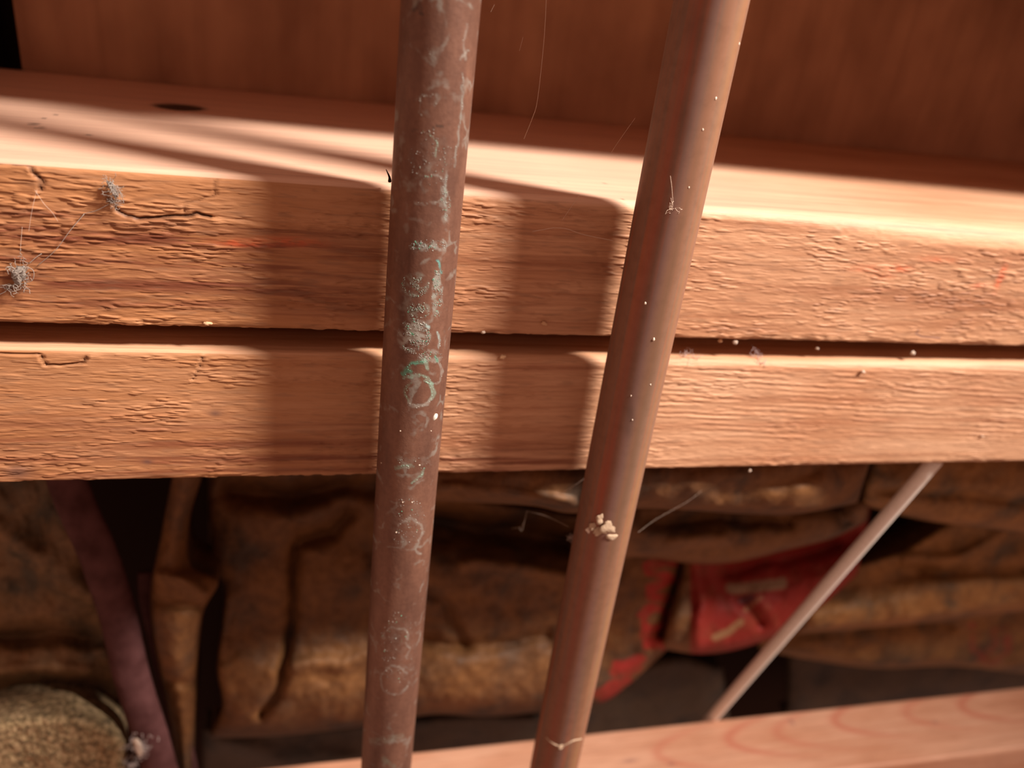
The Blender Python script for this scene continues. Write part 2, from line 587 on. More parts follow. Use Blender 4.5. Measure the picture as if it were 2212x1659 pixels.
def marks_b(X, Y, Z, T, NZ):
    mk = np.zeros(X.shape + (4,))
    face = (NZ < 0.6) * 1.0
    left = 1 - sstep(60, 110, X)
    slope = T + 0.015 * X
    mk = stain(mk, (1 - sstep(-20, 75, X)) * face * (0.5 + 0.5 * fbm(X / 22, T / 3, 3, 155)), (0.43, 0.20, 0.085))
    wob = 3.0 * (vnoise(X / 45, T / 30, 150) - 0.5)
    for zc_, wd, am in ((-113.5, 2.2, 0.55), (-118.5, 2.0, 0.85), (-123.5, 2.0, 0.95), (-127.2, 1.0, 0.8)):
        n = sstep(0.35, 0.7, fbm(X / 25, T / 1.0, 3, int(-zc_)))
        mk = stain(mk, am * np.exp(-((slope + wob - zc_) / wd) ** 2) * (0.3 + 0.7 * n) * face * (0.1 + 0.9 * left), (0.21, 0.068, 0.034))
    g = sstep(0.60, 0.75, fbm(X / 6.0, T / 0.8, 3, 161)) * face
    mk = stain(mk, 0.28 * g, (0.24, 0.14, 0.09))
    for u, v_, r in ((38, 1020, 2.0), (465, 893, 1.0), (318, 998, 0.8)):
        p = pt(u, v_, YF)
        d = np.hypot((X - p[0]) / 1.6, T - p[2])
        mk = stain(mk, 0.65 * np.exp(-(d / r) ** 2) * face, (0.10, 0.06, 0.06))
    for pl in (CRL, CRL2):
        d, s = pdist(X, T, pl)
        mk = stain(mk, 0.6 * np.exp(-(d / 0.3) ** 2) * face, (0.14, 0.07, 0.04))
    return mk


XS = xs_dense(-95, 262, 0.62)
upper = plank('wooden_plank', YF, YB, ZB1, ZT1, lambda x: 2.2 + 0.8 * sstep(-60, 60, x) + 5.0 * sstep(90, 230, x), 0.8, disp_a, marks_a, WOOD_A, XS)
tag(upper, 'upper rough-sawn plank of the stacked pair, with a broad lit ledge on top', 'plank', 'horizontal wooden planks')
lower = plank('wooden_plank', YF, YB - 2, ZB2, ZT2, lambda x: 1.6 + 1.4 * sstep(-20, 90, x), 0.8, disp_b, marks_b, WOOD_B, XS, ntop=40)
tag(lower, 'lower rough-sawn plank of the stacked pair, just above the crumpled brown paper', 'plank', 'horizontal wooden planks')

# bottom plank: top face with curved growth rings
SC = 1.097
YF3, ZT3 = 196 * SC, -288.5 * SC


def disp_c(X, Y, Z, T, NZ):
    return 0.3 * (fbm(X / 20, T / 3, 2, 210) - 0.5) + 0.35 * (fbm(X / 3, T / 0.8, 2, 211) - 0.5) * (NZ < 0.6)


def marks_c(X, Y, Z, T, NZ):
    mk = np.zeros(X.shape + (4,))
    # nested U-shaped rings opening to the right
    q = 0.5
    for k, (u, v_) in enumerate(((1420, 1628), (1575, 1600), (1680, 1585), (1805, 1560), (1960, 1545), (2080, 1530))):
        x0, y0 = px_ledge(u, v_, ZT3)
        s = (X - x0) - 0.34 * (Y - y0 - 0.0) ** 2 * 0.55
        wd = 2.8 + 0.3 * np.abs(Y - y0)
        mk = stain(mk, (0.9 if k % 2 else 0.65) * np.exp(-(s / wd) ** 2) * (NZ > 0.5) * sstep(17, 6, np.abs(Y - y0)), (0.44, 0.16, 0.10))
    for u, v_, a, b_ in ((1360, 1643, 4.0, 0.9), (1710, 1560, 1.2, 2.0), (2020, 1560, 2.0, 0.8), (1450, 1650, 1.5, 0.8), (2190, 1640, 4.0, 3.0)):
        x0, y0 = px_ledge(u, v_, ZT3)
        d = np.hypot((X - x0) / a, (Y - y0) / b_)
        mk = stain(mk, 0.7 * np.exp(-d ** 2), (0.20, 0.10, 0.09))
    return mk


bottom = plank('wooden_plank', YF3, 228.5 * SC, ZT3 - 38, ZT3, lambda x: 2.0 + 0 * x, 1.0, disp_c, marks_c, WOOD_C, xs_dense(-60, 470, 1.2), nface=24, ntop=60)
tag(bottom, 'pale bottom plank with curved growth rings, below the thin grey rod', 'plank', 'horizontal wooden planks')


# ---------------------------------------------------------------- pipes
def pipe(name, cx, cy, r, mat, marks, disp, zlo=-430, zhi=120):
    zz = np.concatenate([np.arange(zlo, -300, 10.0), np.arange(-300, 25, 0.45), np.arange(25, zhi + 1, 10.0)])
    th = np.linspace(0, 2 * math.pi, 181)[:-1]
    Zg, Tg = np.meshgrid(zz, th, indexing='ij')
    rr = r + disp(Zg, Tg)
    P = np.stack([cx + rr * np.cos(Tg), cy + rr * np.sin(Tg), Zg], -1)
    mk = marks(P, Tg)
    nv = len(th)
    f = grid_faces(len(zz), nv, True)[:, ::-1].tolist()
    f.append(list(range(nv)))
    f.append(list(range((len(zz) - 1) * nv, len(zz) * nv))[::-1])
    return mesh_obj(name, P.reshape(-1, 3), f, mat, attrs={'mark': mk.reshape(-1, 4)})


PY, PR = 183.3, 8.3
LX, RX = 0.1432 * PY, 0.4715 * PY
FRONT = lambda Tg: (np.sin(Tg) < 0.2)

# where the verdigris sits: strokes and blobs drawn on the pipe (photograph position, size, colour)
G1, G2, G3, G4 = (0.10, 0.34, 0.25), (0.30, 0.50, 0.42), (0.36, 0.36, 0.33), (0.42, 0.62, 0.62)


def arc(cx, cy, rx, ry, a0, a1, n=14):
    return [(cx + rx * math.cos(math.radians(a)), cy + ry * math.sin(math.radians(a))) for a in np.linspace(a0, a1, n)]


VERD = [
    (arc(905, 848, 29, 30, -60, 30), 8, G2, 0.85), (arc(905, 848, 30, 30, 30, 140), 7, G3, 0.75), (arc(905, 848, 29, 29, 140, 235), 5, (0.20, 0.27, 0.20), 0.7),
    ([(878, 797), (888, 786), (905, 780), (914, 782)], 6, G1, 0.9), ([(915, 775), (921, 785), (924, 797)], 6, G2, 0.85), ([(872, 806), (877, 800), (885, 802)], 8, G1, 0.8),
    ([(872, 815), (890, 812), (910, 810), (925, 816), (934, 828)], 5, G2, 0.7), (arc(944, 804, 11, 24, -100, 110), 4, G3, 0.5), ([(940, 770), (946, 778)], 5, G1, 0.7),
    ([(943, 563), (948, 572), (954, 588)], 4, (0.16, 0.42, 0.40), 0.9), ([(946, 719), (951, 735), (948, 751)], 4, G4, 0.7), ([(919, 704), (927, 705)], 5, G4, 0.95),
    ([(888, 720), (891, 722)], 4, (0.05, 0.42, 0.22), 0.95), ([(955, 518), (963, 526)], 4, G3, 0.7), ([(905, 210), (925, 207), (941, 203)], 3, G3, 0.7), ([(907, 212), (907, 240), (912, 250)], 3, G3, 0.6),
    ([(943, 206), (942, 228)], 3, G3, 0.6), ([(928, 290), (945, 305), (940, 335)], 4, G2, 0.55), ([(1000, 160), (998, 230), (988, 300), (985, 360)], 4, (0.28, 0.30, 0.28), 0.55),
    (arc(935, 400, 26, 22, 180, 350), 3, G3, 0.6), (arc(920, 425, 36, 14, 0, 130), 3, G3, 0.55), ([(965, 370), (962, 430), (965, 480)], 4, (0.33, 0.38, 0.36), 0.6),
    ([(915, 276), (945, 273), (975, 268)], 2.5, (0.05, 0.04, 0.035), 0.7), ([(892, 282), (905, 278)], 5, (0.04, 0.04, 0.035), 0.6), ([(896, 20), (905, 5), (912, 30)], 8, (0.035, 0.03, 0.03), 0.7),
    ([(1010, 50), (1000, 90), (1004, 130)], 4, G3, 0.4), ([(925, 105), (932, 120), (940, 126)], 3, G3, 0.6), ([(995, 130), (1000, 118), (1012, 108)], 3, G3, 0.55),
    ([(855, 1010), (880, 1006), (895, 1008)], 4, G2, 0.45), ([(890, 1045), (908, 1030), (915, 1012)], 4, G2, 0.6), (arc(885, 1150, 26, 30, -150, 40), 4, G3, 0.5), ([(905, 1170), (898, 1190), (910, 1198)], 3, G3, 0.5),
    (arc(855, 1375, 28, 18, 160, 380), 4, G3, 0.45), (arc(852, 1470, 30, 30, 20, 330), 4, G3, 0.45), ([(878, 1420), (884, 1400), (875, 1390)], 4, G3, 0.5), ([(800, 1600), (840, 1598), (868, 1590)], 8, (0.25, 0.27, 0.22), 0.4), ([(830, 1640), (850, 1655)], 10, (0.2, 0.25, 0.2), 0.4),
]
BLOBS = [  # u, v, half width, half height, colour, density of crust grains
    (894, 726, 36, 38, G3, 0.9), (897, 614, 30, 28, (0.30, 0.36, 0.32), 0.42), (944, 635, 12, 55, (0.36, 0.40, 0.37), 0.65), (925, 532, 42, 14, (0.38, 0.42, 0.40), 0.5), (905, 670, 26, 18, (0.30, 0.34, 0.30), 0.45),
    (930, 770, 26, 16, G3, 0.4), (962, 440, 12, 50, (0.36, 0.38, 0.35), 0.25), (895, 1000, 40, 14, G3, 0.12), (880, 1130, 40, 60, G3, 0.07), (860, 1400, 40, 80, G3, 0.06), (930, 340, 50, 60, G3, 0.06)]


def marks_l(P, Tg):
    u, v_ = proj(P)
    mk = np.zeros(Tg.shape + (4,))
    fr = FRONT(Tg)
    n1 = fbm(P[..., 0] / 1.1 + P[..., 2] / 3.3, P[..., 2] / 1.1, 3, 301)
    uw = u + 9 * (fbm(u / 14, v_ / 14, 2, 310) - 0.5)
    vw = v_ + 9 * (fbm(u / 14, v_ / 14, 2, 320) - 0.5)
    for bx, by, rx, ry, col, dens in BLOBS:
        q = ((uw - bx) / rx) ** 2 + ((vw - by) / ry) ** 2
        mk = stain(mk, fr * (1 - sstep(0.6, 1.2, q)) * min(1, dens * 1.2) * sstep(0.35, 0.62, n1), col)
    for pl, wd, col, am in VERD:
        d, s = pdist(uw, vw, pl)
        mk = stain(mk, fr * am * (1 - sstep(wd * 0.35, wd * 0.8, d)) * (0.45 + 0.55 * sstep(0.35, 0.6, n1)), col)
    # dull brown film on the shaded side and grime at the very top
    return mk


def disp_l(Z, T):
    return 0.05 * (fbm(T * 6, Z / 3, 3, 330) - 0.5)


pl_ = empty('copper_pipe', (0, 0, 0))
tag(pl_, 'oxidised brown copper pipe spotted with green verdigris, the stained one of the two', 'pipe', 'copper pipes')
tube = pipe('tube', LX, PY, PR, COPPER_OLD, marks_l, disp_l)
tube.parent = pl_

# crust grains: real little crystals standing on the metal
VERT_ICO = None


def ico():
    bm = bmesh.new()
    bmesh.ops.create_icosphere(bm, subdivisions=1, radius=1)
    v = np.array([x.co[:] for x in bm.verts])
    f = np.array([[x.index for x in t.verts] for t in bm.faces])
    bm.free()
    return v, f


IV, IF = ico()


def grains_obj(name, pts, nrm, sizes, cols, mat, parent=None):
    V, F, C = [], [], []
    for k, (p, s, c) in enumerate(zip(pts, sizes, cols)):
        sc = np.array([1, 1, 1]) * s * (0.7 + 0.6 * rng.random(3))
        V.append(IV * (0.8 + 0.4 * rng.random((len(IV), 1))) * sc + p)
        F.append(IF + k * len(IV))
        C.append(np.tile([*c, 1.0], (len(IV), 1)))
    return mesh_obj(name, np.concatenate(V), np.concatenate(F), mat, parent, smooth=False, attrs={'mark': np.concatenate(C)})


def attr_mat(name, rough=0.85):
    mt, nt, b = new_mat(name)
    c = attr_mix(nt, nd(nt, 'ShaderNodeRGB').outputs[0])
    nt.links.new(c, b.inputs['Base Color'])
    b.inputs['Roughness'].default_value = rough
    b.inputs['Specular IOR Level'].default_value = 0.3
    return mt


CRUST = attr_mat('verdigris_crust')


def on_pipe(u, v_, cx, cy, r):
    d = AX @ np.array([(u - PCX) / FPX, (v_ - PCY) / FPX, 1.0])
    a = d[0] ** 2 + d[1] ** 2
    b_ = -2 * (d[0] * cx + d[1] * cy)
    c = cx * cx + cy * cy - r * r
    disc = b_ * b_ - 4 * a * c
    if disc <= 0: return None
    return d * ((-b_ - math.sqrt(disc)) / (2 * a))


pts, sizes, cols = [], [], []
for bx, by, rx, ry, col, dens in BLOBS:
    for _ in range(int(dens * rx * ry * 1.5)):
        a, q = random.random() * 6.283, math.sqrt(random.random())
        u, v_ = bx + rx * q * math.cos(a), by + ry * q * math.sin(a)
        if fbm(u / 9, v_ / 9, 2, 340) < 0.47: continue
        p = on_pipe(u, v_, LX, PY, PR)
        if p is None: continue
        pts.append(p); sizes.append(0.035 + 0.12 * random.random() ** 3)
        k = random.random()
        base = np.array(col) * (0.55 + 0.55 * random.random())
        if k > 0.94: base = np.array((0.50, 0.56, 0.52))
        elif k > 0.83: base = np.array((0.12, 0.40, 0.28))
        cols.append(base)
for pl, wd, col, am in VERD:
    if sum(col) < 0.3: continue
    L = sum(math.dist(a, b_) for a, b_ in zip(pl[:-1], pl[1:]))
    for _ in range(int(L * wd * 0.06 * am)):
        k = random.randrange(len(pl) - 1)
        t = random.random()
        u = pl[k][0] * (1 - t) + pl[k + 1][0] * t + random.gauss(0, wd * 0.3)
        v_ = pl[k][1] * (1 - t) + pl[k + 1][1] * t + random.gauss(0, wd * 0.3)
        p = on_pipe(u, v_, LX, PY, PR)
        if p is None: continue
        pts.append(p); sizes.append(0.04 + 0.1 * random.random() ** 2)
        cols.append(np.array(col) * (0.9 + 0.5 * random.random()))
cr = grains_obj('verdigris', pts, None, sizes, cols, CRUST, pl_)
tag(cr, 'pale green crystalline verdigris crust', kind='stuff')


def marks_r(P, Tg):
    u, v_ = proj(P)
    mk = np.zeros(Tg.shape + (4,))
    fr = FRONT(Tg)
    # coloured streaks that run the length of the tube
    a = np.degrees(Tg) % 360            # 270 = towards the room
    wob = 5 * (vnoise(P[..., 2] / 55, 0 * Tg, 402) - 0.5) + 6 * (vnoise(P[..., 2] / 16, Tg * 3, 403) - 0.5)
    for c0, wd, col, am in ((228, 9, (0.40, 0.085, 0.045), 0.7), (252, 9, (0.24, 0.145, 0.14), 0.5), (274, 11, (0.17, 0.11, 0.07), 0.6), (302, 13, (0.36, 0.20, 0.09), 0.55)):
        ln = 0.5 + 0.5 * sstep(0.3, 0.65, vnoise(P[..., 2] / 30, 0 * Tg + c0, 401))
        mk = stain(mk, am * ln * np.exp(-((a + wob - c0) / wd) ** 2), col)
    # dark smudges
    for bx, by, rx, ry, am in ((1362, 895, 9, 30, 0.55), (1500, 60, 30, 60, 0.35), (1356, 930, 7, 16, 0.4), (1478, 260, 22, 60, 0.3)):
        q = ((u - bx) / rx) ** 2 + ((v_ - by) / ry) ** 2
        mk = stain(mk, fr * am * np.exp(-q), (0.13, 0.08, 0.06))
    return mk


def disp_r(Z, T):
    return 0.02 * (fbm(T * 3, Z / 14, 2, 430) - 0.5)


pr_ = empty('copper_pipe', (0, 0, 0))
tag(pr_, 'smooth tarnished copper pipe with a lump of pale plaster low on it', 'pipe', 'copper pipes')
tube = pipe('tube', RX, PY, PR, COPPER_NEW, marks_r, disp_r)
tube.parent = pr_


# ---------------------------------------------------------------- insulation batts behind the pipes
def resample(poly, n, dense=None):
    p = np.array(poly, float)
    # Catmull-Rom through the points, then even spacing
    q = []
    P0 = np.vstack([2 * p[0] - p[1], p, 2 * p[-1] - p[-2]])
    for k in range(1, len(P0) - 2):
        a, b_, c, d = P0[k - 1], P0[k], P0[k + 1], P0[k + 2]
        for t in np.linspace(0, 1, 16, endpoint=False):
            q.append(0.5 * (2 * b_ + (c - a) * t + (2 * a - 5 * b_ + 4 * c - d) * t * t + (3 * b_ - a - 3 * c + d) * t ** 3))
    q.append(p[-1])
    q = np.array(q)
    s = np.concatenate([[0], np.cumsum(np.hypot(*(q[1:] - q[:-1]).T))])
    t = np.linspace(0, s[-1], n)
    return np.stack([np.interp(t, s, q[:, 0]), np.interp(t, s, q[:, 1])], -1)


def sheet(name, top, bot, depth, mat, parent, nu=150, nv=80, creases=(), prints=None, wr=1.0, seed=0, curl_top=8, curl_bot=14, curl_side=8, wscale=1.0, left=None):
    """a crumpled sheet of paper between two drawn edges; depth(u, v, U, V) gives its distance into the wall in mm"""
    A_, B_ = resample(top, nu), resample(bot, nu)
    s = np.linspace(0, 1, nv)[None, :, None]
    Q = A_[:, None, :] * (1 - s) + B_[:, None, :] * s
    u, v_ = Q[..., 0], Q[..., 1]
    U = np.broadcast_to(np.linspace(0, 1, nu)[:, None], u.shape)
    V = np.broadcast_to(np.linspace(0, 1, nv)[None, :], u.shape)
    if left is not None:
        lp = resample(left, 80)
        want = np.interp(v_[0], lp[:, 1], lp[:, 0])
        u = u + (want - u[0])[None, :] * (1 - U) ** 3
    D = depth(u, v_, U, V)
    D = D + wr * (5.0 * (fbm(u / 150 / wscale, v_ / 110 / wscale, 3, seed) - 0.5) + 3.0 * np.abs(fbm(u / 70 / wscale, v_ / 60 / wscale, 2, seed + 5) - 0.5) + 0.8 * (fbm(u / 14, v_ / 14, 2, seed + 8) - 0.5))
    for pl, wd, dp in creases:
        d, sg = pdist(u + 16 * (fbm(u / 60, v_ / 60, 2, seed + 40) - 0.5), v_ + 16 * (fbm(u / 60, v_ / 60, 2, seed + 41) - 0.5), pl)
        D = D + dp * np.exp(-(d / wd) ** 2)
    # edges roll back into the wall
    def roll(t, w): return (1 - np.sqrt(np.clip(1 - np.clip(1 - t / w, 0, 1) ** 2, 0, 1)))
    D = D + curl_top * roll(V, 0.10) + curl_bot * roll(1 - V, 0.12) + curl_side * (roll(U, 0.05) + roll(1 - U, 0.05))
    P = unproj(u, v_, D)
    pr = np.zeros(u.shape + (4,))
    if prints is not None: pr = prints(pr, u, v_)
    # the sheet goes on out of sight: two more rows folded back at top and bottom
    def back(row, dy, dz):
        r = row.copy(); r[:, 1] += dy; r[:, 2] += dz; return r
    rows = [back(P[:, 0], 14, -3)[:, None], P, back(P[:, -1], 14, 4)[:, None]]
    P = np.concatenate(rows, 1)
    pr = np.concatenate([pr[:, :1], pr, pr[:, -1:]], 1)
    nvv = nv + 2
    o = mesh_obj(name, P.reshape(-1, 3), grid_faces(nu, nvv)[:, ::-1], mat, parent, attrs={'print': pr.reshape(-1, 4)})
    sm = o.modifiers.new('paper', 'SOLIDIFY')
    sm.thickness = 0.0005
    sm.offset = 1
    return o


RED = (0.34, 0.03, 0.025)

# --- middle batt
mb = empty('insulation_batt', (0, 0, 0))
tag(mb, 'crumpled brown paper-faced insulation batt with red lettering, behind both copper pipes', 'insulation', 'paper-faced insulation batts')


def print_main(pr, u, v_):
    uw = u + 10 * (fbm(u / 25, v_ / 25, 2, 500) - 0.5)
    vw = v_ + 10 * (fbm(u / 25, v_ / 25, 2, 501) - 0.5)
    wear = 0.65 + 0.35 * sstep(0.38, 0.55, fbm(u / 16, v_ / 16, 3, 502))
    # letters running up the paper: a W lying on its side, an O below it, then broken strokes of two more
    L = [[(1462, 1216), (1420, 1213), (1398, 1222), (1400, 1236), (1440, 1244), (1452, 1252), (1402, 1270), (1400, 1284), (1440, 1290)],
         arc(1412, 1335, 24, 26, -170, 150), [(1395, 1350), (1392, 1376), (1410, 1390), (1440, 1388)],
         [(1395, 1392), (1420, 1378), (1432, 1394)],
         [(1330, 1436), (1360, 1428), (1385, 1420)], [(1325, 1450), (1375, 1440)],
         [(1290, 1500), (1320, 1478), (1355, 1466)], [(1300, 1512), (1335, 1490)]]
    for pl in L:
        d, s = pdist(uw, vw, pl)
        pr = stain(pr, 0.95 * wear * (1 - sstep(6, 13, d)), RED)
    return pr


def dep_main(u, v_, U, V):
    d = 266 + 10 * sstep(1300, 1150, v_)
    d = d - 5 * np.exp(-((u - 1050) / 260) ** 2 - ((v_ - 1230) / 60) ** 2)
    d = d - 9 * np.exp(-((v_ - 1480) / 90) ** 2)
    return d


sheet('paper_facing', [(452, 1010), (640, 1010), (830, 1010), (950, 1060), (1100, 1090), (1240, 1110), (1400, 1130), (1490, 1150)],
      [(452, 1592), (600, 1588), (790, 1566), (930, 1542), (1050, 1546), (1170, 1536), (1290, 1520), (1360, 1475), (1440, 1402)],
      dep_main, KRAFT, mb, 200, 110, left=[(452, 1010), (455, 1200), (484, 1262), (480, 1345), (470, 1440), (482, 1520), (458, 1575), (455, 1600)],
      creases=[([(640, 1180), (630, 1300), (622, 1420), (600, 1500), (565, 1540)], 12, 7), ([(655, 1160), (720, 1150), (760, 1110)], 16, 8), ([(840, 1030), (760, 1060), (660, 1120)], 26, -5),
               ([(500, 1060), (620, 1070), (840, 1040)], 30, 14), ([(640, 1440), (740, 1430), (830, 1400)], 18, -4), ([(1000, 1215), (1100, 1222), (1230, 1245)], 14, -5), ([(930, 1130), (1100, 1150), (1240, 1165)], 34, 20),
               ([(1475, 1220), (1450, 1300), (1425, 1365)], 13, 9), ([(480, 1300), (470, 1420), (478, 1520)], 20, -5), ([(900, 1380), (1000, 1400), (1180, 1370)], 18, 4), ([(880, 1260), (960, 1300), (1000, 1390)], 14, 4)],
      prints=print_main, seed=510, wr=1.3)


def dep_fl(u, v_, U, V):
    return 250 + 16 * (2 * U - 1) ** 2 + 6 * V


sheet('paper_flange', [(376, 1005), (345, 1170), (326, 1260), (326, 1340), (340, 1430), (360, 1530), (392, 1690)],
      [(440, 1020), (408, 1130), (414, 1222), (472, 1254), (440, 1322), (428, 1420), (424, 1520), (412, 1690)],
      lambda u, v_, U, V: 256 - 6 * np.sin(math.pi * V) + 5 * np.sin(U * 9), KRAFT, mb, 130, 30,
      creases=[([(330, 1240), (400, 1250), (440, 1275)], 14, -4), ([(330, 1300), (430, 1310)], 12, 4), ([(360, 1480), (430, 1470)], 12, 3)], seed=530, wr=0.7, curl_side=3, curl_bot=10, curl_top=10)

sheet('paper_roll', [(840, 985), (1000, 985), (1200, 985), (1400, 985), (1600, 985), (1760, 985), (1880, 985)],
      [(840, 1076), (1000, 1082), (1150, 1090), (1240, 1106), (1400, 1096), (1600, 1107), (1720, 1108), (1850, 1085)],
      lambda u, v_, U, V: 210 - 9 * np.sin(np.clip(V, 0, 1) * math.pi * 0.95) + 20 * sstep(1150, 900, u) + 14 * sstep(1720, 1860, u), KRAFT, mb, 170, 40,
      creases=[([(1560, 1060), (1700, 1040), (1760, 1020)], 20, 3), ([(960, 1050), (1100, 1060), (1230, 1080)], 12, -4)], seed=550, wr=0.8, curl_bot=16)

sheet('paper_roll', [(1255, 1085), (1400, 1080), (1600, 1085), (1750, 1080), (1880, 1050)],
      [(1235, 1208), (1390, 1203), (1500, 1216), (1590, 1212), (1700, 1186), (1800, 1160), (1870, 1125)],
      lambda u, v_, U, V: 250 - 12 * np.sin(np.clip(V, 0, 1) * math.pi * 0.8), KRAFT, mb, 140, 40,
      creases=[([(1400, 1130), (1560, 1120), (1700, 1130)], 16, 5), ([(1450, 1170), (1560, 1160)], 14, -3), ([(1790, 1080), (1830, 1130)], 18, 9)], seed=560, wr=0.9, curl_bot=16)


def print_band(pr, u, v_):
    uw = u + 8 * (fbm(u / 30, v_ / 30, 2, 600) - 0.5)
    vw = v_ + 8 * (fbm(u / 30, v_ / 30, 2, 601) - 0.5)
    pr = stain(pr, 0.95 * sstep(1486, 1496, uw) * (0.8 + 0.2 * sstep(0.3, 0.5, fbm(u / 20, v_ / 20, 2, 602))), (0.24, 0.018, 0.015))
    # unprinted paper showing inside the red
    for pl, wd, col in (([(1578, 1272), (1620, 1270), (1690, 1258)], 13, (0.28, 0.20, 0.13)), ([(1645, 1292), (1610, 1318)], 6, (0.34, 0.15, 0.09)), ([(1545, 1372), (1575, 1362), (1598, 1345)], 9, (0.30, 0.18, 0.09)), ([(1600, 1300), (1625, 1290)], 9, (0.13, 0.06, 0.07))):
        d, s = pdist(uw, vw, pl)
        pr = stain(pr, 0.85 * (1 - sstep(wd * 0.6, wd * 1.1, d)), col)
    return pr


sheet('paper_band', [(1484, 1180), (1600, 1175), (1720, 1150), (1880, 1090)],
      [(1430, 1400), (1520, 1411), (1620, 1393), (1730, 1345), (1850, 1240)],
      lambda u, v_, U, V: 272 - 14 * sstep(0.2, 0.8, V), KRAFT, mb, 130, 60, creases=[([(1570, 1230), (1700, 1200), (1800, 1180)], 18, 5), ([(1505, 1210), (1520, 1300), (1505, 1390)], 16, -4), ([(1600, 1290), (1640, 1340)], 14, 4)], prints=print_band, seed=610, wr=1.0)

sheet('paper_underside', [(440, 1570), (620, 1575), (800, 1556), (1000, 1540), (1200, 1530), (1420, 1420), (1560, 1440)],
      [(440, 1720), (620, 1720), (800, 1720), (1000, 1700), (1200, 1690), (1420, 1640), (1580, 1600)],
      lambda u, v_, U, V: 300 + 20 * V, KRAFT_SHADE, mb, 100, 40, creases=[([(480, 1600), (600, 1640), (760, 1640)], 20, -6)], seed=640, wr=1.2)

# --- right batt
rb = empty('insulation_batt', (0, 0, 0))
tag(rb, 'dull brown paper-faced insulation batt folded in layers, beyond the slanting grey rod', 'insulation', 'paper-faced insulation batts')


def print_r(pr, u, v_):
    uw = u + 10 * (fbm(u / 25, v_ / 25, 2, 700) - 0.5)
    vw = v_ + 10 * (fbm(u / 25, v_ / 25, 2, 701) - 0.5)
    wear = 0.2 + 0.8 * sstep(0.4, 0.6, fbm(u / 14, v_ / 14, 3, 702))
    for pl in ([(2100, 1352), (2105, 1400), (2125, 1428), (2160, 1420)], [(2150, 1358), (2140, 1400)], [(2170, 1362), (2175, 1395), (2160, 1420)]):
        d, s = pdist(uw, vw, pl)
        pr = stain(pr, 0.6 * wear * (1 - sstep(6, 14, d)), (0.36, 0.05, 0.04))
    return pr


sheet('paper_layer', [(1640, 1300), (1800, 1290), (2000, 1290), (2212, 1270), (2420, 1250)], [(1640, 1402), (1760, 1425), (1900, 1442), (2050, 1437), (2212, 1452), (2420, 1464)],
      lambda u, v_, U, V: 285 + 6 * V, KRAFT_R, rb, 120, 40, creases=[([(1700, 1370), (1900, 1360), (2050, 1350)], 12, 4)], prints=print_r, seed=710)
sheet('paper_layer', [(1760, 1240), (1860, 1215), (1960, 1180), (2040, 1130), (2120, 1100), (2212, 1090), (2420, 1080)], [(1725, 1366), (1860, 1356), (2000, 1343), (2120, 1328), (2212, 1319), (2420, 1296)],
      lambda u, v_, U, V: 272 - 12 * sstep(0.25, 0.8, V), KRAFT_R, rb, 140, 60, creases=[([(1960, 1210), (2090, 1200), (2180, 1150)], 14, -4), ([(2000, 1240), (2212, 1235)], 16, 5)], seed=720)
sheet('paper_flap', [(1870, 980), (2000, 980), (2212, 975), (2420, 970)], [(1862, 1090), (1990, 1121), (2110, 1138), (2212, 1150), (2420, 1170)],
      lambda u, v_, U, V: 240 - 8 * np.sin(np.clip(V, 0, 1) * math.pi * 0.9), KRAFT_R, rb, 110, 40, creases=[([(1900, 1060), (2100, 1070), (2300, 1100)], 12, 4)], seed=730, curl_bot=14)
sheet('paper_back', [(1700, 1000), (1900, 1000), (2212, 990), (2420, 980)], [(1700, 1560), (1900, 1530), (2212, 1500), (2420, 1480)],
      lambda u, v_, U, V: 320 + 0 * u, KRAFT_SHADE, rb, 60, 40, seed=740)

# --- left batt
lb = empty('insulation_batt', (0, 0, 0))
tag(lb, 'dark mottled insulation batt in the corner beside the maroon cable', 'insulation', 'paper-faced insulation batts')
sheet('paper_facing', [(-190, 1015), (-60, 1015), (60, 1015), (150, 1015), (175, 1015)], [(-190, 1540), (-60, 1530), (60, 1520), (190, 1520), (272, 1560)],
      lambda u, v_, U, V: 278 - 10 * V - 6 * np.exp(-((v_ - 1420) / 40) ** 2), KRAFT_L, lb, 110, 90,
      creases=[([(0, 1140), (80, 1200), (190, 1290)], 26, -5), ([(-60, 1380), (60, 1372), (190, 1378)], 22, 7), ([(-60, 1470), (60, 1440), (190, 1450)], 14, -5)], seed=760, wr=1.8)

FIBRE, ntf, bf = new_mat('glass_fibre_wool')
vv_ = mapped(ntf, (1, 1, 1))
cf = ramp(ntf, [(0.40, (0.09, 0.062, 0.03)), (0.5, (0.24, 0.165, 0.08)), (0.60, (0.42, 0.30, 0.17))], noise(ntf, vv_, 380, 6, 0.75))
ntf.links.new(cf, bf.inputs['Base Color'])
bf.inputs['Roughness'].default_value = 0.95
bump(ntf, bf, noise(ntf, vv_, 700, 5, 0.7), 0.7, 0.0007)
o = sheet('fibre_wool', [(-190, 1530), (-40, 1515), (60, 1498), (150, 1494), (230, 1522), (272, 1562)], [(-190, 1780), (-40, 1780), (60, 1780), (150, 1780), (230, 1780), (268, 1780)],
          lambda u, v_, U, V: 238 + 16 * (1 - sstep(0, 0.25, V)) + 1.3 * (fbm(u / 6, v_ / 6, 3, 790) - 0.5), FIBRE, lb, 200, 120, seed=780, wr=0.9, curl_top=9)


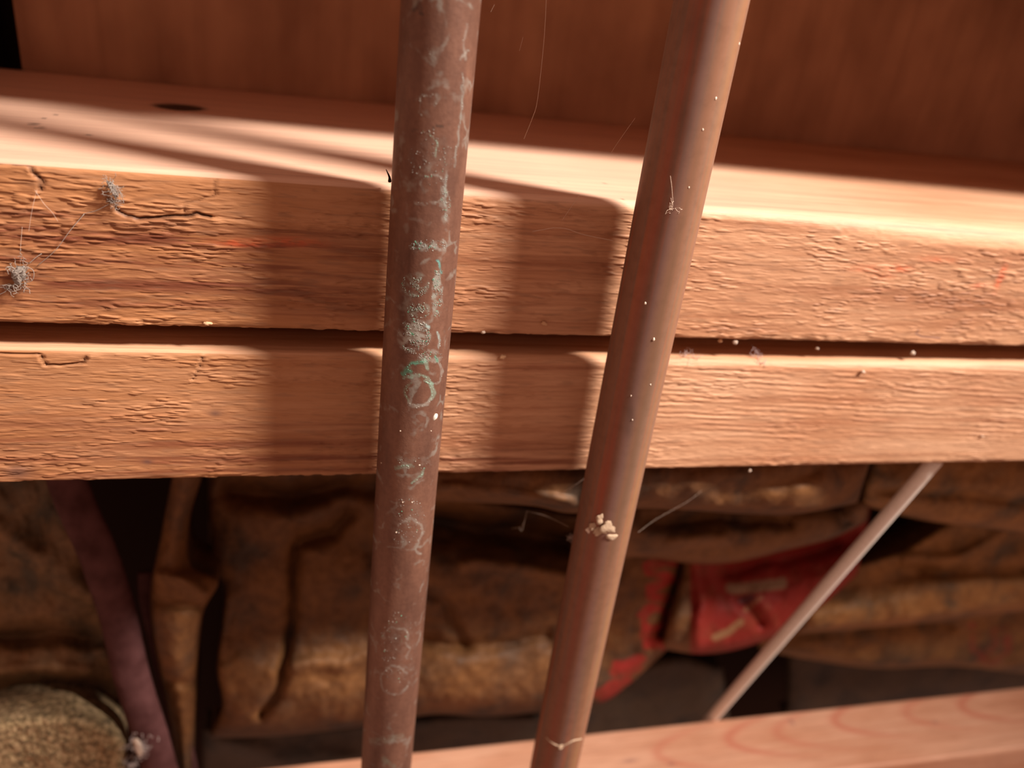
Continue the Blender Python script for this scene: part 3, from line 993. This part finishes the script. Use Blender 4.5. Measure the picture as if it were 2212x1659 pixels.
# ---------------------------------------------------------------- cable and rod in the cavity
def tube_mesh(path, rad, nseg=16, flat=None, noise_amp=0.0, close=True):
    p = np.array(path, float)
    n = len(p)
    t = np.gradient(p, axis=0)
    t /= np.linalg.norm(t, axis=1)[:, None]
    ref = np.array([0.0, 1.0, 0.02])
    s = np.cross(t, ref); s /= np.linalg.norm(s, axis=1)[:, None]
    q = np.cross(s, t)
    rad = np.broadcast_to(np.asarray(rad, float), (n,))
    a = np.linspace(0, 2 * math.pi, nseg, endpoint=False)
    fl = 1.0 if flat is None else flat
    V = p[:, None] + rad[:, None, None] * (np.cos(a)[None, :, None] * s[:, None] + fl * np.sin(a)[None, :, None] * q[:, None])
    if noise_amp:
        V = V + noise_amp * (rng.random(V.shape) - 0.5)
    f = grid_faces(n, nseg, True).tolist()
    if close:
        f.append(list(range(nseg)))
        f.append(list(range((n - 1) * nseg, n * nseg))[::-1])
    return V.reshape(-1, 3), f


def smooth_path(pts3, n):
    p = np.array(pts3, float)
    s = np.linspace(0, 1, len(p))
    t = np.linspace(0, 1, n)
    P0 = np.vstack([2 * p[0] - p[1], p, 2 * p[-1] - p[-2]])
    out = []
    for x in t:
        k = min(int(x * (len(p) - 1)), len(p) - 2)
        f = x * (len(p) - 1) - k
        a, b_, c, d = P0[k], P0[k + 1], P0[k + 2], P0[k + 3]
        out.append(0.5 * (2 * b_ + (c - a) * f + (2 * a - 5 * b_ + 4 * c - d) * f * f + (3 * b_ - a - 3 * c + d) * f ** 3))
    return np.array(out)


var_scale = 120
MAROON = plain_mat('maroon_cable_sheath', (0.105, 0.045, 0.046), 0.75, 0.12, 300, 0.0003, var=(0.055, 0.02, 0.02))
path = smooth_path([pt(120, 960, 268), pt(160, 1080, 262), pt(213, 1200, 256), pt(255, 1330, 254), pt(285, 1460, 250), pt(328, 1600, 243), pt(362, 1720, 242)], 60)
V, F = tube_mesh(path, 6.6, 20, 0.7)
V = V + 0.35 * (np.stack([fbm(V[:, 0] / 6, V[:, 2] / 6, 2, 800 + k) for k in range(3)], -1) - 0.5)
ca = mesh_obj('cable', V, F, MAROON)
tag(ca, 'dusty maroon cable curving down between the insulation batts', 'cable')
path = smooth_path([pt(318, 1235, 275), pt(322, 1300, 270), pt(345, 1400, 268), pt(372, 1520, 264), pt(400, 1620, 262), pt(420, 1720, 262)], 40)
V, F = tube_mesh(path, 3.6, 14, 0.7)
ca = mesh_obj('cable', V, F, MAROON)
tag(ca, 'thinner dark purple cable tucked behind the edge of the paper flange', 'cable')

ROD, ntr, br = new_mat('pale_grey_rod')
cr_ = ramp(ntr, [(0.3, (0.84, 0.82, 0.77)), (0.6, (0.92, 0.90, 0.86))], noise(ntr, mapped(ntr, (1, 1, 1)), 500, 3))
ntr.links.new(cr_, br.inputs['Base Color'])
br.inputs['Roughness'].default_value = 0.5
a, b_ = pt(2012, 1004, 203), pt(1486, 1610, 262)
path = [a + (b_ - a) * t for t in np.linspace(-0.012, 1.0, 30)]
V, F = tube_mesh(path, np.linspace(2.65, 2.8, 30), 20)
ro = mesh_obj('rod', V, F, ROD)
tag(ro, 'thin pale grey rod slanting down from the lower plank across the insulation', 'rod')


# ---------------------------------------------------------------- small debris
DUST = attr_mat('grey_dust', 0.95)
SPECK = plain_mat('pale_paint_speck', (0.78, 0.68, 0.58), 0.6, 0.4)
PLASTER = plain_mat('pale_plaster', (0.52, 0.40, 0.29), 0.9, 0.2, 700, 0.0005)


def blob(name, p, rx, ry, rz, mat, seed, rough=0.5, parent=None, rot=0.0):
    bm = bmesh.new()
    bmesh.ops.create_icosphere(bm, subdivisions=3, radius=1)
    v = np.array([x.co[:] for x in bm.verts])
    f = [[x.index for x in t.verts] for t in bm.faces]
    bm.free()
    n = fbm(v[:, 0] * 1.6 + seed, v[:, 2] * 1.6 + v[:, 1], 3, seed) - 0.5
    v = v * (1 + rough * 2 * n)[:, None] * np.array([rx, ry, rz])
    c, s = math.cos(rot), math.sin(rot)
    v = np.stack([v[:, 0] * c - v[:, 2] * s, v[:, 1], v[:, 0] * s + v[:, 2] * c], -1) + np.asarray(p)
    att = {'mark': np.tile([0.25, 0.225, 0.205, 1.0], (len(v), 1))}
    return mesh_obj(name, v, f, mat, parent, attrs=att)


def fuzz(name, paths, rad, mat, parent=None, col=(0.34, 0.30, 0.27)):
    V, F, n = [], [], 0
    for p in paths:
        v, f = tube_mesh(p, rad, 5)
        V.append(v); F += [[i + n for i in q] for q in f]; n += len(v)
    V = np.concatenate(V)
    return mesh_obj(name, V, F, mat, parent, attrs={'mark': np.tile([*col, 1.0], (len(V), 1))})


def tangle(c, rx, ry, rz, n, seed, step=0.3):
    r = random.Random(seed)
    out = []
    for _ in range(n):
        p = np.array(c) + np.array([r.gauss(0, rx * .6), r.gauss(0, ry * .5), r.gauss(0, rz * .6)])
        d = np.array([r.gauss(0, 1), r.gauss(0, .5), r.gauss(0, 1)]); d /= np.linalg.norm(d)
        pts_ = [p]
        for _ in range(9):
            d = d + 0.55 * np.array([r.gauss(0, 1), r.gauss(0, .5), r.gauss(0, 1)]); d /= np.linalg.norm(d)
            p = p + d * step
            pts_.append(p)
        out.append(smooth_path(pts_, 16))
    return out


# dust bundle on the nail-like splinter of the upper plank
c1 = pt(243, 412, YF - 1.6)
t1 = empty('dust_clump', (0, 0, 0))
tag(t1, 'upright grey dust clump stuck to the upper plank above a crack', 'dust', 'dust clumps on the planks')
blob('core', c1 + np.array([0, 0.4, 0.0]), 0.6, 0.7, 2.3, DUST, 21, 0.8, t1, 0.3)
fuzz('fibre', tangle(c1, 0.95, 0.7, 2.4, 60, 1, 0.22) + tangle(pt(252, 435, YF - 1.2), 1.0, .6, 1.2, 14, 2, 0.22), 0.055, DUST, t1)
fuzz('thread', [smooth_path([pt(245, 436, YF - 1), pt(222, 448, YF - .9), pt(205, 456, YF - .7), pt(180, 462, YF - .3)], 20), smooth_path([pt(252, 402, YF - 1.4), pt(262, 420, YF - 1.2), pt(268, 440, YF - .5)], 16), smooth_path([pt(182, 462, YF - .4), pt(150, 500, YF - 1.2), pt(120, 540, YF - 1.2), pt(80, 575, YF - .8)], 24)], 0.07, DUST, t1)
c2 = pt(42, 592, YF - 1.2)
t2 = empty('dust_clump', (0, 0, 0))
tag(t2, 'fluffy looped grey dust clump low on the upper plank at its end', 'dust', 'dust clumps on the planks')
blob('core', c2 + np.array([0, 0.5, 0.0]), 1.3, 0.7, 2.4, DUST, 33, 0.7, t2, -0.2)
fuzz('fibre', tangle(c2, 1.5, 0.7, 2.6, 52, 3, 0.3) + tangle(pt(22, 620, YF - .8), 1.2, .4, .7, 16, 5), 0.06, DUST, t2)
fuzz('thread', [smooth_path([pt(55, 575, YF - 1), pt(72, 585, YF - 1.3), pt(70, 605, YF - 1.2), pt(50, 612, YF - .8)], 20), smooth_path([pt(20, 622, YF - .8), pt(8, 632, YF - .8), pt(-12, 640, YF - .6)], 16), smooth_path([pt(62, 570, YF - 1), pt(78, 556, YF - .8), pt(90, 548, YF - .5)], 12)], 0.075, DUST, t2)

WEB, ntw, bw = new_mat('spider_silk')
bw.inputs['Base Color'].default_value = (0.80, 0.66, 0.56, 1)
bw.inputs['Roughness'].default_value = 0.35
bw.inputs['Alpha'].default_value = 0.55


def strand(paths, rad, label):
    t = fuzz('cobweb_strand', [smooth_path(p, 40) for p in paths], rad, WEB)
    tag(t, label, 'cobweb', 'cobweb strands')
    return t


Yw = 176
strand([[pt(1181, -30, 200), pt(1177, 60, 200), pt(1170, 140, 200), pt(1160, 222, 200), pt(1150, 255, 203), pt(1132, 300, 206)]], 0.06, 'long hanging cobweb strand between the two pipes before the dark board')
strand([[pt(1196, 492, YF - 2), pt(1222, 494, YF - 2), pt(1262, 507, YF - 2.5), pt(1325, 520, YF - 4)], [pt(1150, 500, YF - 1), pt(1196, 492, YF - 2)]], 0.07, 'short sagging cobweb strand on the upper plank, joined to the smooth pipe')
strand([[pt(1372, 255, 195), pt(1340, 300, 195), pt(1320, 330, 196)]], 0.035, 'faint slanting cobweb strand beside the smooth pipe over the ledge edge')
strand([[pt(1252, 420, 193), pt(1232, 450, 193), pt(1214, 476, 194)]], 0.04, 'faint slanting cobweb strand in the pipe shadow on the upper plank')
strand([[pt(1548, 1032, 205), pt(1490, 1080, 200), pt(1420, 1120, 196), pt(1378, 1150, 190)]], 0.026, 'cobweb strand slanting from the lower plank down to the smooth pipe')
strand([[pt(75, 410, YF - 1), pt(95, 440, YF - 1.6), pt(112, 458, YF - 1.6), pt(125, 478, YF - 1)], [pt(80, 410, YF - .8), pt(70, 450, YF - 1.4), pt(62, 500, YF - 1.2)], [pt(48, 490, YF - 1), pt(44, 540, YF - 1.4), pt(44, 572, YF - 1)]], 0.04, 'cobweb strands hanging at the cracked end of the upper plank')
strand([[pt(1138, 1103, 205), pt(1134, 1122, 205), pt(1125, 1138, 207), pt(1105, 1142, 210)], [pt(1138, 1104, 205), pt(1180, 1115, 200), pt(1228, 1138, 190)], [pt(1134, 1122, 205), pt(1128, 1146, 206), pt(1122, 1140, 206)]], 0.04, 'small cobweb in the dark gap, strung to the plaster-marked pipe')
strand([[pt(1262, 1034, 197), pt(1236, 1052, 198), pt(1210, 1068, 202), pt(1196, 1082, 205)]], 0.05, 'short cobweb strand under the lower plank beside the smooth pipe')
strand([[pt(1068, 10, 200), pt(1060, 26, 200)], [pt(1130, 80, 200), pt(1122, 110, 200)]], 0.035, 'two faint cobweb threads on the dark board beside the verdigris pipe top')

# plaster lump and drips: stuck to the smooth pipe
for k, (u, v_, a_, b2) in enumerate(((1318, 1140, 2.6, 2.5), (1296, 1150, 2.0, 1.5), (1300, 1122, 1.8, 1.6), (1285, 1140, 1.7, 1.3), (1322, 1160, 1.6, 1.2))):
    q = on_pipe(u, v_, RX, PY, PR)
    blob('plaster_lump', q + np.array([0, 0.25, 0]), a_, 0.55, b2, PLASTER, 51 + k, 0.55, pr_)
q = on_pipe(1272, 1146, RX, PY, PR)
blob('plaster_lump', q + np.array([0, 0.1, 0]), 0.8, 0.45, 0.9, SPECK, 58, 0.6, pr_, 0.5)
q = on_pipe(1212, 1613, RX, PY, PR)
blob('plaster_drip', q, 1.2, 0.5, 0.9, PLASTER, 53, 0.5, pr_)
dp = [on_pipe(u, v_, RX, PY, PR + 0.05) for u, v_ in ((1180, 1592), (1192, 1604), (1212, 1612), (1238, 1600), (1256, 1596))]
fuzz('plaster_drip', [smooth_path(dp, 20)], 0.3, PLASTER, pr_)
q = on_pipe(1452, 449, RX, PY, PR)
fuzz('lint', tangle(q, 1.0, .3, .7, 14, 9) + [smooth_path([on_pipe(1448, 380, RX, PY, PR + .1), on_pipe(1452, 415, RX, PY, PR + .15), q, on_pipe(1438, 462, RX, PY, PR + .1)], 20)], 0.05, DUST, pr_, (0.75, 0.62, 0.52))
for k, (u, v_, r) in enumerate(((1546, 213, .5), (1518, 280, .4), (1394, 655, .6), (1412, 733, .62), (1405, 831, .35), (1363, 855, .35), (1366, 907, .35), (1488, 405, .35), (1596, 95, 0.5))):
    q = on_pipe(u, v_, RX, PY, PR)
    if q is not None: blob('pale_fleck', q, r * .55, r * 0.35, r * 0.75, SPECK, 60 + k, 0.35, pr_)
q = on_pipe(939, 901, LX, PY, PR)
WHITE = plain_mat('white_paint_drop', (0.86, 0.88, 0.80), 0.3, 0.5)
blob('white_paint_drop', q, 0.65, 0.4, 1.05, WHITE, 80, 0.15, pl_, -0.45)
for k, (u, v_, r) in enumerate(((865, 931, .35), (931, 931, .3), (906, 1005, .4), (890, 1085, .35), (824, 1000, .3), (856, 1150, .4), (870, 1085, .35))):
    q = on_pipe(u, v_, LX, PY, PR)
    if q is not None: blob('pale_fleck', q, r * .6, r * 0.3, r * .6, SPECK, 90 + k, 0.3, pl_)

# flakes in and around the slot between the planks
SPOTS = [
    (1176, 699, YF - .6, 1.0, 'pale wood crumb on the upper plank between the two pipes', 0.6),
    (1588, 739, YF + 1.0, 0.95, 'round pale flake hanging at the top of the slot beside smooth pipe', 0.8),
    (1972, 763, YF + 1.5, 1.1, 'lone pale flake in the slot under the pencil tick', 0.8),
    (1765, 752, YF + 2.0, 0.75, 'small dull flake in the slot between round flake and lone flake', 0.8),
    (1864, 803, YF - .5, 0.95, 'pale flake on the bright top edge of the lower plank', 0.6),
    (1086, 771, YF + .4, 1.2, 'wood crumb on the lower plank edge between the pipes', 0.7),
    (1044, 717, YF + .6, 0.7, 'tiny crumb hanging from the upper plank beside verdigris pipe', 1.0),
    (448, 698, YF + .2, 1.4, 'lifted wood splinter under the upper plank, far from the pipes', 0.5),
    (1556, 736, YF + 1.6, 0.9, 'brown flake at the slot top, just beside the round pale flake', 0.7),
    (2122, 942, YF - .3, 0.6, 'tiny white speck on the face of the lower plank', 0.8),
    (1620, 1017, YF + .5, 0.6, 'tiny pale crumb under the lower plank above the red print', 1.0)]
SPECK_D = plain_mat('dull_flake', (0.60, 0.50, 0.42), 0.8, 0.2)
CRUMB = plain_mat('wood_crumb', (0.66, 0.44, 0.27), 0.8, 0.2)
for k, (u, v_, Y, r, lab, asp) in enumerate(SPOTS):
    p = pt(u, v_, Y)
    brown = 'wood' in lab or 'brown' in lab
    o = blob('wood_crumb' if brown else 'pale_flake', p, r * .8, r * 0.55, r * .8 * asp, CRUMB if brown else SPECK_D, 110 + k, 0.45, None, 0.4 * (k % 3 - 1))
    tag(o, lab, 'crumb' if brown else 'flake', 'crumbs and flakes on the planks')

# lint in the slot beside the smooth pipe
t = fuzz('lint_tuft', tangle(pt(1634, 765, YF + 2.5), 1.2, .8, 1.6, 16, 12) + tangle(pt(1640, 785, YF + .6), 1.0, .5, .6, 8, 13), 0.05, DUST, None, (0.50, 0.40, 0.42))
tag(t, 'wispy lint tuft in the slot below the round pale flake', 'lint', 'lint tufts')
t = fuzz('lint_tuft', tangle(pt(1490, 768, YF + 2.0), 2.0, .8, 1.2, 18, 14), 0.05, DUST, None, (0.52, 0.42, 0.42))
tag(t, 'wispy lint tuft in the slot against the smooth pipe', 'lint', 'lint tufts')
# white fluff at the foot of the maroon cable
c = pt(300, 1612, 238)
t = empty('fluff_tuft', (0, 0, 0))
tag(t, 'whitish fluff caught on the maroon cable beside the fibre wool', 'fluff')
blob('core', c + np.array([0, 0, -1.0]), 1.5, 1.0, 5.2, SPECK_D, 140, 0.8, t, 0.15)
fuzz('fibre', tangle(c, 3.2, 1.2, 5.5, 60, 15) + tangle(pt(285, 1652, 238), 2.5, 1, 2, 20, 16), 0.09, DUST, t, (0.62, 0.56, 0.55))

# white tuft pinched behind the smooth pipe, and a dark splinter standing on the ledge edge
c = pt(1236, 1162, 192)
t = fuzz('lint_tuft', tangle(c, 0.9, .5, 1.6, 22, 18, 0.25), 0.06, DUST, None, (0.62, 0.52, 0.48))
tag(t, 'white lint tuft tucked behind the smooth pipe level with the plaster lump', 'lint', 'lint tufts')
V, F = tube_mesh(smooth_path([pt(842, 392, YF - 0.4), pt(841, 382, YF - 1.0), pt(834, 366, YF - 1.4)], 10), np.linspace(0.45, 0.08, 10), 6)
mesh_obj('splinter', V, F, DARKWOOD_SHADE, upper)
